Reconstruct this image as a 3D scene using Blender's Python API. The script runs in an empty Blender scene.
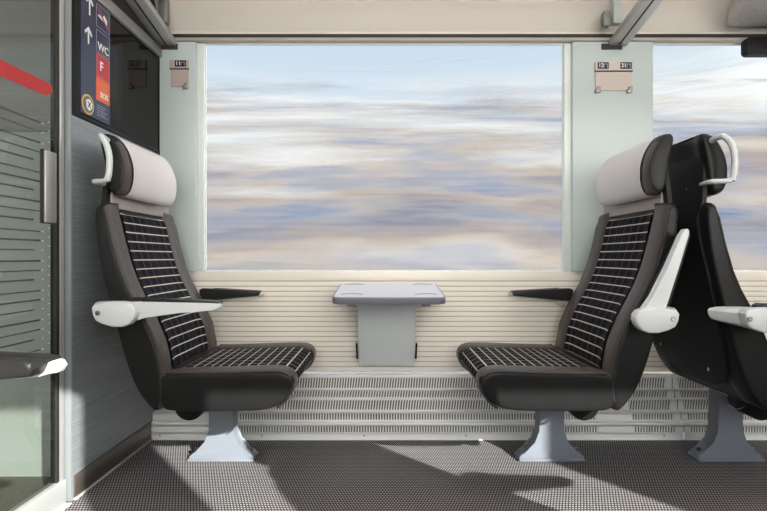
import bpy, bmesh, math, random
from mathutils import Vector, Matrix
random.seed(4)
C = bpy.context.scene.collection
F_PX, CX, CY, CAMZ, CAMD = 489.0, 384.0, 257.0, 0.853, 2.40      # focal length in px, vanishing point, camera height and distance to window wall
def PX(px, d): return (px - CX) * d / F_PX
def PZ(py, d): return CAMZ - (py - CY) * d / F_PX
def W(d): return d - CAMD                                        # depth from camera -> world Y

# ------------------------------------------------------------------ materials
def new_mat(name):
    m = bpy.data.materials.new(name); m.use_nodes = True
    nt = m.node_tree; nt.nodes.clear()
    out = nt.nodes.new('ShaderNodeOutputMaterial')
    return m, nt, out
def N(nt, t, **kw):
    n = nt.nodes.new(t)
    for k, v in kw.items():
        if k in n.inputs: n.inputs[k].default_value = v
        else: setattr(n, k, v)
    return n
def math_(nt, op, a, b=None, c=None):
    n = nt.nodes.new('ShaderNodeMath'); n.operation = op
    for i, v in enumerate((a, b, c)):
        if v is None: continue
        if isinstance(v, (int, float)): n.inputs[i].default_value = v
        else: nt.links.new(v, n.inputs[i])
    return n.outputs[0]
def ramp(nt, fac, stops, interp='LINEAR'):
    n = nt.nodes.new('ShaderNodeValToRGB'); n.color_ramp.interpolation = interp
    e = n.color_ramp.elements
    while len(e) < len(stops): e.new(0.5)
    for i, (p, c) in enumerate(stops):
        e[i].position = p; e[i].color = (*c, 1) if len(c) == 3 else c
    nt.links.new(fac, n.inputs[0]); return n.outputs[0]
def mixc(nt, fac, a, b):
    n = nt.nodes.new('ShaderNodeMix'); n.data_type = 'RGBA'
    if isinstance(fac, (int, float)): n.inputs[0].default_value = fac
    else: nt.links.new(fac, n.inputs[0])
    for i, v in ((6, a), (7, b)):
        if isinstance(v, tuple): n.inputs[i].default_value = (*v, 1)
        else: nt.links.new(v, n.inputs[i])
    return n.outputs[2]
def noise(nt, scale, stretch=(1, 1, 1), detail=3, coord='Object', rough=.55):
    tc = nt.nodes.new('ShaderNodeTexCoord'); mp = nt.nodes.new('ShaderNodeMapping')
    mp.inputs['Scale'].default_value = stretch
    nt.links.new(tc.outputs[coord], mp.inputs[0])
    n = N(nt, 'ShaderNodeTexNoise', Scale=scale, Detail=detail, Roughness=rough)
    nt.links.new(mp.outputs[0], n.inputs['Vector']); return n.outputs['Fac']
def bump(nt, h, strength=.2, dist=.002):
    b = N(nt, 'ShaderNodeBump', Strength=strength, Distance=dist); nt.links.new(h, b.inputs['Height']); return b.outputs[0]
def pbr(name, col, rough=.5, metal=0, spec=.5, var=.06, nscale=30, stretch=(1, 1, 1), bmp=0, bscale=400, coat=0, rvar=0):
    m, nt, out = new_mat(name)
    p = N(nt, 'ShaderNodeBsdfPrincipled', Roughness=rough, Metallic=metal)
    p.inputs['Specular IOR Level'].default_value = spec; p.inputs['Coat Weight'].default_value = coat
    n = noise(nt, nscale, stretch)
    c = mixc(nt, n, tuple(max(0, v * (1 - var)) for v in col), tuple(v * (1 + var) for v in col))
    nt.links.new(c, p.inputs['Base Color'])
    if rvar: nt.links.new(math_(nt, 'MULTIPLY_ADD', n, rvar, rough - rvar / 2), p.inputs['Roughness'])
    if bmp: nt.links.new(bump(nt, noise(nt, bscale, stretch, 2), bmp), p.inputs['Normal'])
    nt.links.new(p.outputs[0], out.inputs[0]); return m
def glass(name, tint=(.96, .98, .97), ior=1.5, rough=0.0, veil=0, veil_col=(.8, .85, .8)):
    m, nt, out = new_mat(name)
    t = N(nt, 'ShaderNodeBsdfTransparent', Color=(*tint, 1)); g = N(nt, 'ShaderNodeBsdfGlossy', Roughness=rough)
    mx = N(nt, 'ShaderNodeMixShader'); f0 = ((ior - 1) / (ior + 1)) ** 2
    ge = nt.nodes.new('ShaderNodeNewGeometry'); dp = N(nt, 'ShaderNodeVectorMath', operation='DOT_PRODUCT')
    nt.links.new(ge.outputs['Normal'], dp.inputs[0]); nt.links.new(ge.outputs['Incoming'], dp.inputs[1])
    k = math_(nt, 'POWER', math_(nt, 'SUBTRACT', 1.0, math_(nt, 'ABSOLUTE', dp.outputs['Value'])), 5.0)
    fr = math_(nt, 'MULTIPLY', math_(nt, 'MULTIPLY_ADD', k, 1 - f0, f0), math_(nt, 'SUBTRACT', 1.0, ge.outputs['Backfacing']))
    nt.links.new(fr, mx.inputs[0]); nt.links.new(t.outputs[0], mx.inputs[1]); nt.links.new(g.outputs[0], mx.inputs[2])
    last = mx
    if veil:
        d = N(nt, 'ShaderNodeBsdfDiffuse', Color=(*veil_col, 1)); m2 = N(nt, 'ShaderNodeMixShader', Fac=veil)
        m2.inputs[0].default_value = veil
        nt.links.new(mx.outputs[0], m2.inputs[1]); nt.links.new(d.outputs[0], m2.inputs[2]); last = m2
    nt.links.new(last.outputs[0], out.inputs[0]); return m
def emit(name, col, s):
    m, nt, out = new_mat(name); e = N(nt, 'ShaderNodeEmission', Color=(*col, 1), Strength=s)
    nt.links.new(e.outputs[0], out.inputs[0]); return m

M = {}
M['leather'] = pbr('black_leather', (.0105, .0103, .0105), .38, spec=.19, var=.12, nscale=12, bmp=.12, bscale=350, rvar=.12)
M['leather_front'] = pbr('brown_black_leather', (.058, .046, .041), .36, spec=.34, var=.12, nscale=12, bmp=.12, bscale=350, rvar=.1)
M['piping'] = pbr('leather_seam', (.012, .011, .011), .5)
M['shell'] = pbr('black_plastic_shell', (.008, .008, .009), .55, spec=.25, bmp=.1, bscale=600)
M['armwhite'] = pbr('pale_grey_painted_metal', (.54, .56, .555), .38, var=.03, spec=.45)
M['handle'] = pbr('pale_grey_green_handle', (.50, .53, .52), .35, var=.03)
M['pad'] = pbr('dark_pad', (.014, .0135, .0135), .40, spec=.25, bmp=.1, bscale=400)
M['cover'] = pbr('white_headrest_cover', (.60, .57, .565), .7, spec=.2, var=.03, nscale=60, bmp=.15, bscale=900)
M['mark'] = pbr('white_embroidery', (.86, .85, .84), .7)
M['stripe'] = pbr('pale_lilac_stripe', (.60, .59, .62), .7)
M['neck'] = pbr('beige_metal', (.34, .30, .275), .4, metal=.3, var=.03)
M['pedestal'] = pbr('blue_grey_paint', (.17, .187, .22), .35, var=.04)
M['chrome'] = pbr('chrome', (.7, .7, .7), .18, metal=1)
M['screw'] = pbr('dark_steel', (.25, .26, .27), .3, metal=1)
M['alu'] = pbr('brushed_aluminium', (.50, .49, .47), .38, metal=.6, var=.1, nscale=40, stretch=(40, 1, 1))
M['alu_dark'] = pbr('grey_aluminium', (.27, .265, .255), .4, metal=.5, var=.06)
M['post'] = pbr('blue_grey_post', (.20, .22, .23), .4, metal=.15, var=.03)
M['rail'] = pbr('grey_door_rail', (.34, .35, .345), .45, var=.03)
M['black'] = pbr('black_plastic', (.007, .007, .007), .42, spec=.18)
M['dark_gap'] = pbr('dark_rubber_and_shade', (.014, .013, .012), .6)  # rubber seal; also stands for the dark of shaded gaps and recesses
M['cream'] = pbr('cream_panel', (.80, .75, .675), .5, var=.012, nscale=4, stretch=(.4, 1, 8), spec=.3)
M['groove'] = pbr('groove_shade_brown', (.47, .40, .33), .7)  # shade of the rib grooves put into a darker brown
M['pillar'] = pbr('pale_blue_green_panel', (.46, .525, .52), .45, var=.02, nscale=3)
M['jamb'] = pbr('pale_window_jamb', (.66, .70, .68), .45, var=.02, nscale=3)
M['moulding'] = pbr('grey_beige_moulding', (.40, .36, .325), .5, var=.03)
M['ceiling'] = pbr('warm_grey_ceiling', (.84, .76, .70), .6, var=.02, nscale=3)
M['heater'] = pbr('pale_grey_heater', (.86, .85, .83), .42, var=.03, nscale=5)
M['heater_back'] = pbr('heater_inside', (.16, .15, .14), .7, var=.4, nscale=9)
M['table_edge'] = pbr('slate_table_edge', (.135, .138, .165), .35, var=.04)
M['table_top'] = pbr('lilac_grey_laminate', (.56, .555, .585), .3, var=.05, nscale=40)
M['table_panel'] = pbr('grey_table_leg', (.62, .65, .66), .38, var=.03)
M['kick'] = pbr('bronze_kick_plate', (.17, .148, .13), .35, metal=.75, var=.12, nscale=30, stretch=(1, 1, 14))
M['white_strip'] = pbr('white_strip', (.42, .425, .41), .45)
M['sign_blue'] = pbr('navy_sign', (.020, .026, .062), .3)
M['sign_red'] = pbr('sign_red', (.42, .016, .02), .35)
M['sign_orange'] = pbr('sign_orange', (.62, .115, .03), .35)
M['sign_white'] = pbr('sign_white', (.72, .72, .72), .4)
M['sign_line'] = pbr('sign_line', (.28, .30, .38), .4)
M['sign_gold'] = pbr('sign_gold', (.60, .36, .08), .4)
M['sign_crimson'] = pbr('sign_crimson', (.35, .03, .06), .4)
M['plate'] = pbr('pinkish_beige_plate', (.52, .44, .40), .45, var=.03)
M['plate_dim'] = pbr('taupe_plate', (.40, .335, .30), .45, var=.03)
M['display'] = pbr('dark_violet_display', (.018, .012, .03), .25)
M['digits'] = pbr('pale_digits', (.75, .72, .75), .4)
M['digits_dim'] = pbr('dim_digits', (.22, .21, .30), .4)
M['red_tape'] = pbr('red_stripe', (.40, .008, .008), .4)
M['etch'] = pbr('dark_etched_line', (.05, .052, .05), .5)
M['dot'] = pbr('pale_dot', (.6, .6, .55), .5)
M['vest_wall'] = pbr('vestibule_panel', (.50, .535, .515), .5, var=.10, nscale=6, stretch=(.3, .3, 30))
M['vest_floor'] = pbr('vestibule_floor', (.17, .16, .13), .7, var=.5, nscale=60)
M['brushed_dark'] = pbr('striped_grey_panel', (.30, .30, .29), .45, metal=.3, var=.22, nscale=8, stretch=(.4, .4, 40))
M['cloth'] = pbr('grey_brown_cloth', (.46, .42, .39), .85, var=.25, nscale=70, bmp=.4, bscale=200)
M['wall_plain'] = pbr('plain_wall', (.62, .60, .57), .6)
M['window_glass'] = glass('window_glass', (.97, .985, .98), 1.06)
M['door_glass'] = glass('door_glass', (.70, .72, .70), 1.60)
M['shelf_glass'] = glass('shelf_glass', (.95, .955, .95), 1.15, .05)
M['dark_glass'] = pbr('black_glass', (.007, .006, .006), .06, spec=.5, var=.02); M['dark_glass'].node_tree.nodes['Principled BSDF'].inputs['IOR'].default_value = 1.22
M['lamp_dim'] = emit('dim_added_lamp_diffuser', (1, .96, .9), .8)
M['lamp'] = emit('added_lamp_diffuser', (1, .95, .88), 8.5)

def fabric(name, pu, bu):
    m, nt, out = new_mat(name)
    uv = nt.nodes.new('ShaderNodeUVMap'); uv.uv_map = 'UVMap'
    s = nt.nodes.new('ShaderNodeSeparateXYZ'); nt.links.new(uv.outputs[0], s.inputs[0])
    def line(c, p, w, off=0.0):
        f = math_(nt, 'FRACT', math_(nt, 'ADD', math_(nt, 'DIVIDE', c, p), off))
        return math_(nt, 'LESS_THAN', math_(nt, 'ABSOLUTE', math_(nt, 'SUBTRACT', f, .5)), w / p / 2)
    u, v = s.outputs[0], s.outputs[1]
    base = mixc(nt, noise(nt, 900, coord='Object'), (.005, .0045, .006), (.013, .012, .016))
    c = mixc(nt, math_(nt, 'MULTIPLY', line(u, .047, .018, .25), .55), base, (.022, .021, .034))
    c = mixc(nt, math_(nt, 'MULTIPLY', line(v, .036, .011, .0), .35), c, (.004, .004, .006))
    c = mixc(nt, math_(nt, 'MULTIPLY', line(u, pu, .0028), bu), c, (.60, .55, .47))
    c = mixc(nt, math_(nt, 'MULTIPLY', line(v, .036, .0042, .5), .9), c, (.62, .55, .45))
    p = N(nt, 'ShaderNodeBsdfPrincipled', Roughness=.85); p.inputs['Specular IOR Level'].default_value = .1
    nt.links.new(c, p.inputs['Base Color'])
    nt.links.new(bump(nt, noise(nt, 1200), .2, .001), p.inputs['Normal'])
    nt.links.new(p.outputs[0], out.inputs[0]); return m
M['fabric_back'] = fabric('checked_back_fabric', .058, .13)
M['fabric_seat'] = fabric('checked_seat_fabric', .056, .65)

def carpet():
    m, nt, out = new_mat('woven_dark_carpet')
    tc = nt.nodes.new('ShaderNodeTexCoord'); s = nt.nodes.new('ShaderNodeSeparateXYZ'); nt.links.new(tc.outputs['Object'], s.inputs[0])
    p = .0105
    row = math_(nt, 'FLOOR', math_(nt, 'DIVIDE', s.outputs[1], p * 1.25))
    odd = math_(nt, 'MULTIPLY', math_(nt, 'MODULO', math_(nt, 'ABSOLUTE', row), 2.0), .5)
    fx = math_(nt, 'FRACT', math_(nt, 'ADD', math_(nt, 'DIVIDE', s.outputs[0], p), odd))
    fy = math_(nt, 'FRACT', math_(nt, 'DIVIDE', s.outputs[1], p * 1.25))
    dx = math_(nt, 'SUBTRACT', fx, .5); dy = math_(nt, 'SUBTRACT', fy, .5)
    r = math_(nt, 'SQRT', math_(nt, 'ADD', math_(nt, 'MULTIPLY', dx, dx), math_(nt, 'MULTIPLY', dy, dy)))
    dot = ramp(nt, r, [(.22, (1, 1, 1)), (.40, (0, 0, 0))])
    base = mixc(nt, noise(nt, 8, detail=4), (.034, .031, .036), (.056, .052, .057))
    base = mixc(nt, noise(nt, 700), base, (.028, .026, .030))
    c = mixc(nt, dot, base, (.31, .298, .297))
    b = N(nt, 'ShaderNodeBsdfPrincipled', Roughness=.9); b.inputs['Specular IOR Level'].default_value = .15
    nt.links.new(c, b.inputs['Base Color']); nt.links.new(bump(nt, dot, .5, .002), b.inputs['Normal'])
    nt.links.new(b.outputs[0], out.inputs[0]); return m
M['carpet'] = carpet()

def brushed():
    m, nt, out = new_mat('brushed_blue_grey_panel')
    a = noise(nt, 10, (.5, .35, 26), 4); b = noise(nt, 6, (.3, .25, 60), 2)
    c = ramp(nt, a, [(.3, (.21, .23, .245)), (.55, (.27, .29, .305)), (.75, (.34, .36, .37))])
    l = ramp(nt, b, [(.60, (0, 0, 0)), (.68, (1, 1, 1))])
    c = mixc(nt, math_(nt, 'MULTIPLY', l, .35), c, (.52, .55, .56))
    p = N(nt, 'ShaderNodeBsdfPrincipled', Roughness=.33, Metallic=.35)
    nt.links.new(c, p.inputs['Base Color']); nt.links.new(p.outputs[0], out.inputs[0]); return m
M['brushed'] = brushed()

# ------------------------------------------------------------------ geometry helpers
def bm_new(): return bmesh.new()
def box(bm, x0, x1, y0, y1, z0, z1, bev=0, seg=2):
    r = bmesh.ops.create_cube(bm, size=1)
    vs = r['verts']
    for v in vs:
        v.co = Vector(((x0 + x1) / 2 + v.co.x * (x1 - x0), (y0 + y1) / 2 + v.co.y * (y1 - y0), (z0 + z1) / 2 + v.co.z * (z1 - z0)))
    if bev:
        es = list({e for v in vs for e in v.link_edges})
        bmesh.ops.bevel(bm, geom=es, offset=bev, segments=seg, affect='EDGES', profile=.5)
def prism(bm, pts, axis, a, b, bev=0, seg=2):
    """closed outline pts (2D) extruded along axis from a to b. axis 'y': pts=(x,z); 'x': pts=(y,z); 'z': pts=(x,y)"""
    def mk(p, t):
        return {'y': (p[0], t, p[1]), 'x': (t, p[0], p[1]), 'z': (p[0], p[1], t)}[axis]
    va = [bm.verts.new(mk(p, a)) for p in pts]; vb = [bm.verts.new(mk(p, b)) for p in pts]
    n = len(pts); fs = [bm.faces.new(va), bm.faces.new(vb[::-1])]
    for i in range(n): bm.faces.new((va[i], vb[i], vb[(i + 1) % n], va[(i + 1) % n]))
    if bev:
        es = [e for f in fs for e in f.edges]
        bmesh.ops.bevel(bm, geom=list(set(es)), offset=bev, segments=seg, affect='EDGES', profile=.5)
def tube(bm, pts, r, seg=10, caps=True):
    pts = [Vector(p) for p in pts]; rings = []; ref = None
    for i, p in enumerate(pts):
        t = (pts[min(i + 1, len(pts) - 1)] - pts[max(i - 1, 0)]).normalized()
        if ref is None:
            ref = t.orthogonal().normalized()
        ref = (ref - t * ref.dot(t)).normalized(); bi = t.cross(ref)
        rings.append([bm.verts.new(p + (ref * math.cos(2 * math.pi * k / seg) + bi * math.sin(2 * math.pi * k / seg)) * r) for k in range(seg)])
    for a, b in zip(rings, rings[1:]):
        for k in range(seg): bm.faces.new((a[k], a[(k + 1) % seg], b[(k + 1) % seg], b[k]))
    if caps: bm.faces.new(rings[0][::-1]); bm.faces.new(rings[-1])
def smooth_path(pts, n=6):
    P = [Vector(p) for p in pts]; out = []
    for i in range(len(P) - 1):
        p0, p1, p2, p3 = P[max(i - 1, 0)], P[i], P[i + 1], P[min(i + 2, len(P) - 1)]
        for k in range(n):
            t = k / n
            out.append(.5 * ((2 * p1) + (p2 - p0) * t + (2 * p0 - 5 * p1 + 4 * p2 - p3) * t * t + (3 * p1 - p0 - 3 * p2 + p3) * t ** 3))
    out.append(P[-1]); return out
def disc(bm, c, axis, r, h, seg=20):
    q = {'x': Matrix.Rotation(math.pi / 2, 4, 'Y'), 'y': Matrix.Rotation(math.pi / 2, 4, 'X'), 'z': Matrix()}[axis]
    bmesh.ops.create_cone(bm, cap_ends=True, segments=seg, radius1=r, radius2=r, depth=h, matrix=Matrix.Translation(c) @ q)
def loft(bm, rings, caps=True, closed=True):
    R = [[bm.verts.new(p) for p in r] for r in rings]; n = len(R[0])
    for a, b in zip(R, R[1:]):
        for k in range(n if closed else n - 1): bm.faces.new((a[k], a[(k + 1) % n], b[(k + 1) % n], b[k]))
    if caps and closed: bm.faces.new(R[0][::-1]); bm.faces.new(R[-1])
    return R
def grid_uv(bm, rows, uvs):
    """open surface with a uv map in metres"""
    R = [[bm.verts.new(p) for p in r] for r in rows]; L = bm.loops.layers.uv.get('UVMap') or bm.loops.layers.uv.new('UVMap')
    for i in range(len(R) - 1):
        for j in range(len(R[0]) - 1):
            f = bm.faces.new((R[i][j], R[i][j + 1], R[i + 1][j + 1], R[i + 1][j]))
            for lp, (a, b) in zip(f.loops, ((i, j), (i, j + 1), (i + 1, j + 1), (i + 1, j))): lp[L].uv = uvs[a][b]
def finish(bm, recalc=True, sharp=38):
    if recalc: bmesh.ops.recalc_face_normals(bm, faces=bm.faces)
    for f in bm.faces: f.smooth = True
    for e in bm.edges:
        if len(e.link_faces) == 2 and e.calc_face_angle(0) > math.radians(sharp): e.smooth = False
def obj(name, bm, mat, parent=None, sub=0, solid=0, recalc=True, sharp=38):
    finish(bm, recalc, sharp if not sub else 180)
    me = bpy.data.meshes.new(name); bm.to_mesh(me); bm.free(); me.materials.append(mat if not isinstance(mat, str) else M[mat])
    o = bpy.data.objects.new(name, me); C.objects.link(o)
    if parent is not None: o.parent = parent
    if solid:
        s = o.modifiers.new('thickness', 'SOLIDIFY'); s.thickness = solid; s.offset = 0
    if sub:
        s = o.modifiers.new('smooth', 'SUBSURF'); s.levels = sub; s.render_levels = sub
    return o
def tag(o, label=None, cat=None, group=None, kind=None):
    for k, v in (('label', label), ('category', cat), ('group', group), ('kind', kind)):
        if v: o[k] = v
    return o
def thing(name, label, cat, loc=(0, 0, 0), group=None):
    o = bpy.data.objects.new(name, None); C.objects.link(o); o.location = loc; o.empty_display_size = .1
    return tag(o, label, cat, group)
def struct(name, bm, mat, label=None, cat=None, parent=None, **kw):
    o = obj(name, bm, mat, parent, **kw)
    if parent is None: o['kind'] = 'structure'
    if label: tag(o, label, cat)
    return o
def text_mesh(name, s, size, mtx, mat, parent, depth=.0006, align='CENTER'):
    cu = bpy.data.curves.new(name, 'FONT'); cu.body = s; cu.size = size; cu.align_x = align; cu.align_y = 'CENTER'; cu.extrude = depth; cu.offset = size * .012
    t = bpy.data.objects.new(name, cu); C.objects.link(t)
    dg = bpy.context.evaluated_depsgraph_get(); me = bpy.data.meshes.new_from_object(t.evaluated_get(dg))
    bpy.data.objects.remove(t); bpy.data.curves.remove(cu)
    me.transform(mtx); me.materials.clear(); me.materials.append(M[mat]); me.name = name
    o = bpy.data.objects.new(name, me); C.objects.link(o); o.parent = parent; return o
def lerp(table, z):
    for (a, va), (b, vb) in zip(table, table[1:]):
        if a <= z <= b: return va + (vb - va) * (z - a) / (b - a)
    return table[0][1] if z < table[0][0] else table[-1][1]

# ------------------------------------------------------------------ room dimensions
XP = -1.09          # partition face
XR = 4.2            # far right end of the modelled saloon
YF = -3.05          # opposite side wall
XV = -2.7           # far end of the vestibule
Z_CEIL = 2.28
zs, zt = PZ(271, 2.40), PZ(44, 2.40)             # window sill and head
wx0, wx1 = PX(205, 2.40), PX(563.5, 2.40)        # main window
w2x0 = PX(650.5, 2.40)                           # second window
w2x1 = w2x0 + (wx1 - wx0)

# floor
bm = bm_new(); box(bm, XP - .03, XR, YF - .1, .12, -.06, 0); struct('floor', bm, 'carpet', 'dark grey woven carpet with pale flecks', 'floor')
bm = bm_new(); box(bm, XV - .1, XP - .03, YF - .1, .12, -.06, 0); struct('floor_vestibule', bm, 'vest_floor')
bm = bm_new(); box(bm, XP - .06, XP + .012, YF, W(1.69), 0, .004); struct('trim_1', bm, 'white_strip')

# window wall lower half: ribbed cream panelling
bm = bm_new()
zb = .27
box(bm, XP - .02, XR, .002, .014, .29, zs - .048); gb = bm_new(); box(gb, XP - .02, XR, -.001, .0018, .292, zs - .046)
box(bm, XP - .02, XR, -.004, .014, zs - .047, zs, .002)
nz = 18; pitch = (zs - .05 - .292) / nz
for i in range(nz):
    z0 = .292 + i * pitch
    box(bm, XP, XR, -.006, -.0005, z0 + .0022, z0 + pitch - .0022, .001, 1)
wb = struct('wall_back', bm, 'cream', 'cream panelling with fine horizontal ribs below the windows', 'wall'); obj('groove_shade_backing', gb, 'groove', wb)
# wall above the windows, and the moulding under the rack
bm = bm_new(); box(bm, XV, XR, 0, .014, zt, Z_CEIL + .1); struct('wall_back_upper', bm, 'ceiling')
bm = bm_new(); box(bm, XP + .002, XR, -.035, -.001, zt + .002, PZ(37.2, 2.365), .004)
struct('trim_2', bm, 'moulding', 'grey beige moulding along the window heads', 'trim')
bm = bm_new(); box(bm, XP + .002, XR, -.03, -.001, PZ(37.2, 2.365), PZ(33.5, 2.365)); struct('trim_3', bm, 'dark_gap')
# vestibule part of the outer wall
bm = bm_new(); box(bm, XV, XP - .02, 0, .014, 0, zt); struct('wall_vestibule', bm, 'vest_wall')

# pillars between the windows
def pillar(name, x0, x1, label, jl=True, jr=True):
    bm = bm_new()
    box(bm, x0, x1, -.028, .012, zs, zt, .004)
    o = struct(name, bm, 'pillar', label, 'pillar')
    b2 = bm_new()
    if jl: box(b2, x0 - .034, x0 + .002, -.010, .014, zs, zt, .003); box(b2, x0 - .012, x0 - .0095, -.0125, -.008, zs + .06, zt - .03)
    if jr: box(b2, x1 - .002, x1 + .034, -.010, .014, zs, zt, .003); box(b2, x1 + .0095, x1 + .012, -.0125, -.008, zs + .06, zt - .03)
    obj('jamb', b2, 'jamb', o)
    return o
pillar('trim_4', XP, wx0 - .034, 'pale blue green wall pillar at left beside dark partition glass', jl=False)
pillar('trim_5', wx1 + .034, w2x0 - .002, 'pale blue green wall pillar between the two windows', jr=False)
pillar('trim_6', w2x1 + .034, w2x1 + .43, 'pale pillar beyond the right window')
bm = bm_new(); box(bm, w2x1 + .43, XR, -.01, .014, zs, zt); struct('wall_back_end', bm, 'pillar')

def window(name, x0, x1, y0, label=None):
    bm = bm_new(); box(bm, x0, x1, y0, y0 + .006, zs, zt)
    o = struct(name, bm, 'window_glass', label, 'window' if label else None)
    b = bm_new(); f = .004; ya, yb = y0 - .002, y0 + .008
    box(b, x0, x1, ya, yb, zs, zs + f); box(b, x0, x1, ya, yb, zt - f, zt)
    box(b, x0, x0 + f, ya, yb, zs + f, zt - f); box(b, x1 - f, x1, ya, yb, zs + f, zt - f)
    obj('window_frame', b, 'jamb', o); return o
window('window_1', wx0, wx1, .004, 'wide central window onto blurred countryside')
window('window_2', w2x0, w2x1, .004, 'second window at the right behind the backs of seats')

# ceiling: cove rising from the windows, then flat
bm = bm_new()
pr = [(0.014, 1.94), (-.02, 1.985), (-.06, 2.06), (-.14, 2.15), (-.26, 2.23), (-.42, Z_CEIL), (YF + .4, Z_CEIL), (YF, 2.05), (YF, 2.40), (0.014, 2.40)]
prism(bm, pr, 'x', XP - .02, XR); struct('ceiling', bm, 'ceiling', 'warm pale ceiling curving down behind the glass shelf', 'ceiling')
bm = bm_new(); box(bm, XV, XP - .02, YF, .12, Z_CEIL, 2.40); struct('ceiling_vestibule', bm, 'ceiling')
bm = bm_new(); box(bm, XR, XR + .1, YF - .1, .12, 0, 2.40); struct('wall_right', bm, 'wall_plain')
bm = bm_new(); box(bm, XV - .1, XV, YF - .1, .12, 0, 2.40); struct('wall_left', bm, 'brushed_dark')

# opposite side wall with its windows (behind the camera; the sun comes through it)
OPEN = [(-2.5, -1.3), (-.86, 1.0), (1.337, 3.0)]
bm = bm_new(); box(bm, XV, XR, YF - .1, YF, 0, .80); box(bm, XV, XR, YF - .1, YF, 1.92, 2.40)
xs = [XV] + [v for o in OPEN for v in o] + [XR]
for a, b in zip(xs[::2], xs[1::2]): box(bm, a, b, YF - .1, YF, .80, 1.92)
struct('wall_front', bm, 'wall_plain')
for k, (a, b) in enumerate(OPEN):
    bm = bm_new(); box(bm, a, b, YF - .06, YF - .054, .80, 1.92); struct('window_%d' % (k + 3), bm, 'window_glass')

# ------------------------------------------------------------------ partition at the left
yE, yB = W(1.705), -.012
pt = thing('partition', 'brushed blue grey partition wall with black glass upper panel behind the left seat', 'partition', (XP - .02, W(2.05), 0))
pt['kind'] = 'structure'
def rel(o, parent):           # keep world placement under an Empty
    o.parent = parent; o.matrix_parent_inverse = Matrix.Translation(parent.location).inverted(); return o
bm = bm_new(); box(bm, XP - .034, XP, yE + .004, yB, .0, 1.352); rel(obj('lower_panel', bm, 'brushed'), pt)
bm = bm_new(); box(bm, XP - .001, XP + .006, yE + .012, yB - .10, .004, .086, .002); rel(obj('kick_plate', bm, 'kick'), pt)
bm = bm_new(); box(bm, XP, XP + .012, yE + .01, yB - .10, 0, .008, .002); rel(obj('base_strip', bm, 'white_strip'), pt)
bm = bm_new(); box(bm, XP - .030, XP - .002, yE + .005, yB, 1.366, 1.822); rel(obj('dark_glass_panel', bm, 'dark_glass'), pt)
bm = bm_new(); box(bm, XP - .034, XP + .003, yE + .005, yB, 1.350, 1.368, .002); rel(obj('glazing_strip', bm, 'black'), pt)
bm = bm_new(); box(bm, XP - .032, XP + .002, yE + .005, W(1.752), 1.368, 1.822, .001); rel(obj('glazing_edge', bm, 'black'), pt)
bm = bm_new(); box(bm, XP - .036, XP + .012, yE + .005, yB, 1.822, 1.868, .003); rel(obj('top_rail', bm, 'alu_dark'), pt)
bm = bm_new(); box(bm, XP - .030, XP - .004, yE + .005, yB, 1.868, Z_CEIL); rel(obj('upper_panel', bm, 'dark_gap'), pt)
bm = bm_new(); box(bm, XP - .045, XP - .001, yE, yE + .0035, 0, Z_CEIL, .001); box(bm, XP - .045, XP - .036, yE, yE + .034, 0, Z_CEIL, .001); rel(obj('end_post', bm, 'post'), pt)

# glass door beyond the end post
XD = XP - .034
dr = thing('door_1', 'glass sliding door with thin dark lines and a slanted red stripe', 'door', (XD, W(1.2), 0)); dr['kind'] = 'structure'
y0d, y1d = YF + .9, yE - .004
bm = bm_new(); box(bm, XD - .004, XD + .004, y0d, y1d - .03, .085, 2.2); rel(obj('glass_pane', bm, 'door_glass'), dr)
bm = bm_new(); box(bm, XD - .02, XD + .02, y0d, y1d, 0, .082, .003); rel(obj('bottom_rail', bm, 'rail'), dr)
bm = bm_new(); box(bm, XD - .015, XD + .012, y1d - .022, y1d, .082, 2.2, .002); rel(obj('edge_stile', bm, 'alu'), dr)
bm = bm_new(); box(bm, XD - .012, XD + .010, y1d - .036, y1d - .022, .082, 2.2, .001); rel(obj('rubber_seal', bm, 'dark_gap'), dr)
bm = bm_new()
za, zc = PZ(223, 1.63), PZ(152, 1.63)
box(bm, XD + .010, XD + .019, W(1.598), W(1.652), za, zc, .003); rel(obj('door_handle', bm, 'alu'), dr)
bm = bm_new(); box(bm, XD + .004, XD + .0125, W(1.590), W(1.656), za - .003, zc + .003, .002); rel(obj('handle_recess', bm, 'dark_gap'), dr)
# etched lines on the pane, ending in dots
bm = bm_new(); bd = bm_new()
yl = W(1.590)
zz = .55; k = 0
while zz < 1.30:
    box(bm, XD + .0045, XD + .0060, y0d, yl - (.03 if k % 3 == 1 else 0), zz, zz + (.005 if k % 2 else .0035)); disc(bd, (XD + .006, yl + .012, zz + .002), 'x', .0022, .002, 10)
    disc(bd, (XD + .006, W(1.632), zz + .015), 'x', .0016, .002, 10)
    zz += .030 if k % 3 else .036; k += 1
rel(obj('etched_lines', bm, 'etch'), dr); rel(obj('etched_dots', bd, 'dot'), dr)
# red stripe: a slanted band on the glass
def dplane(px): return (XD + .005) * F_PX / (px - CX)
pts = []
for px, py in ((-14, 53), (46, 82), (51.5, 86), (52.5, 92), (46, 95.5), (-14, 70)):
    d = dplane(px); pts.append((W(d), PZ(py, d)))
bm = bm_new(); prism(bm, pts, 'x', XD + .0045, XD + .0062); rel(obj('red_stripe', bm, 'red_tape'), dr)

# vestibule inside: a panelled wall a little beyond the glass door
bm = bm_new(); box(bm, XV, XP - .04, -.50, -.47, 0, 1.34); struct('wall_vestibule_lower', bm, 'vest_wall')
bm = bm_new(); box(bm, XV, XP - .04, -.52, -.47, 1.35, Z_CEIL); box(bm, XV, XP - .04, -.515, -.47, 1.34, 1.35); struct('wall_vestibule_upper', bm, 'brushed_dark')

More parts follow.
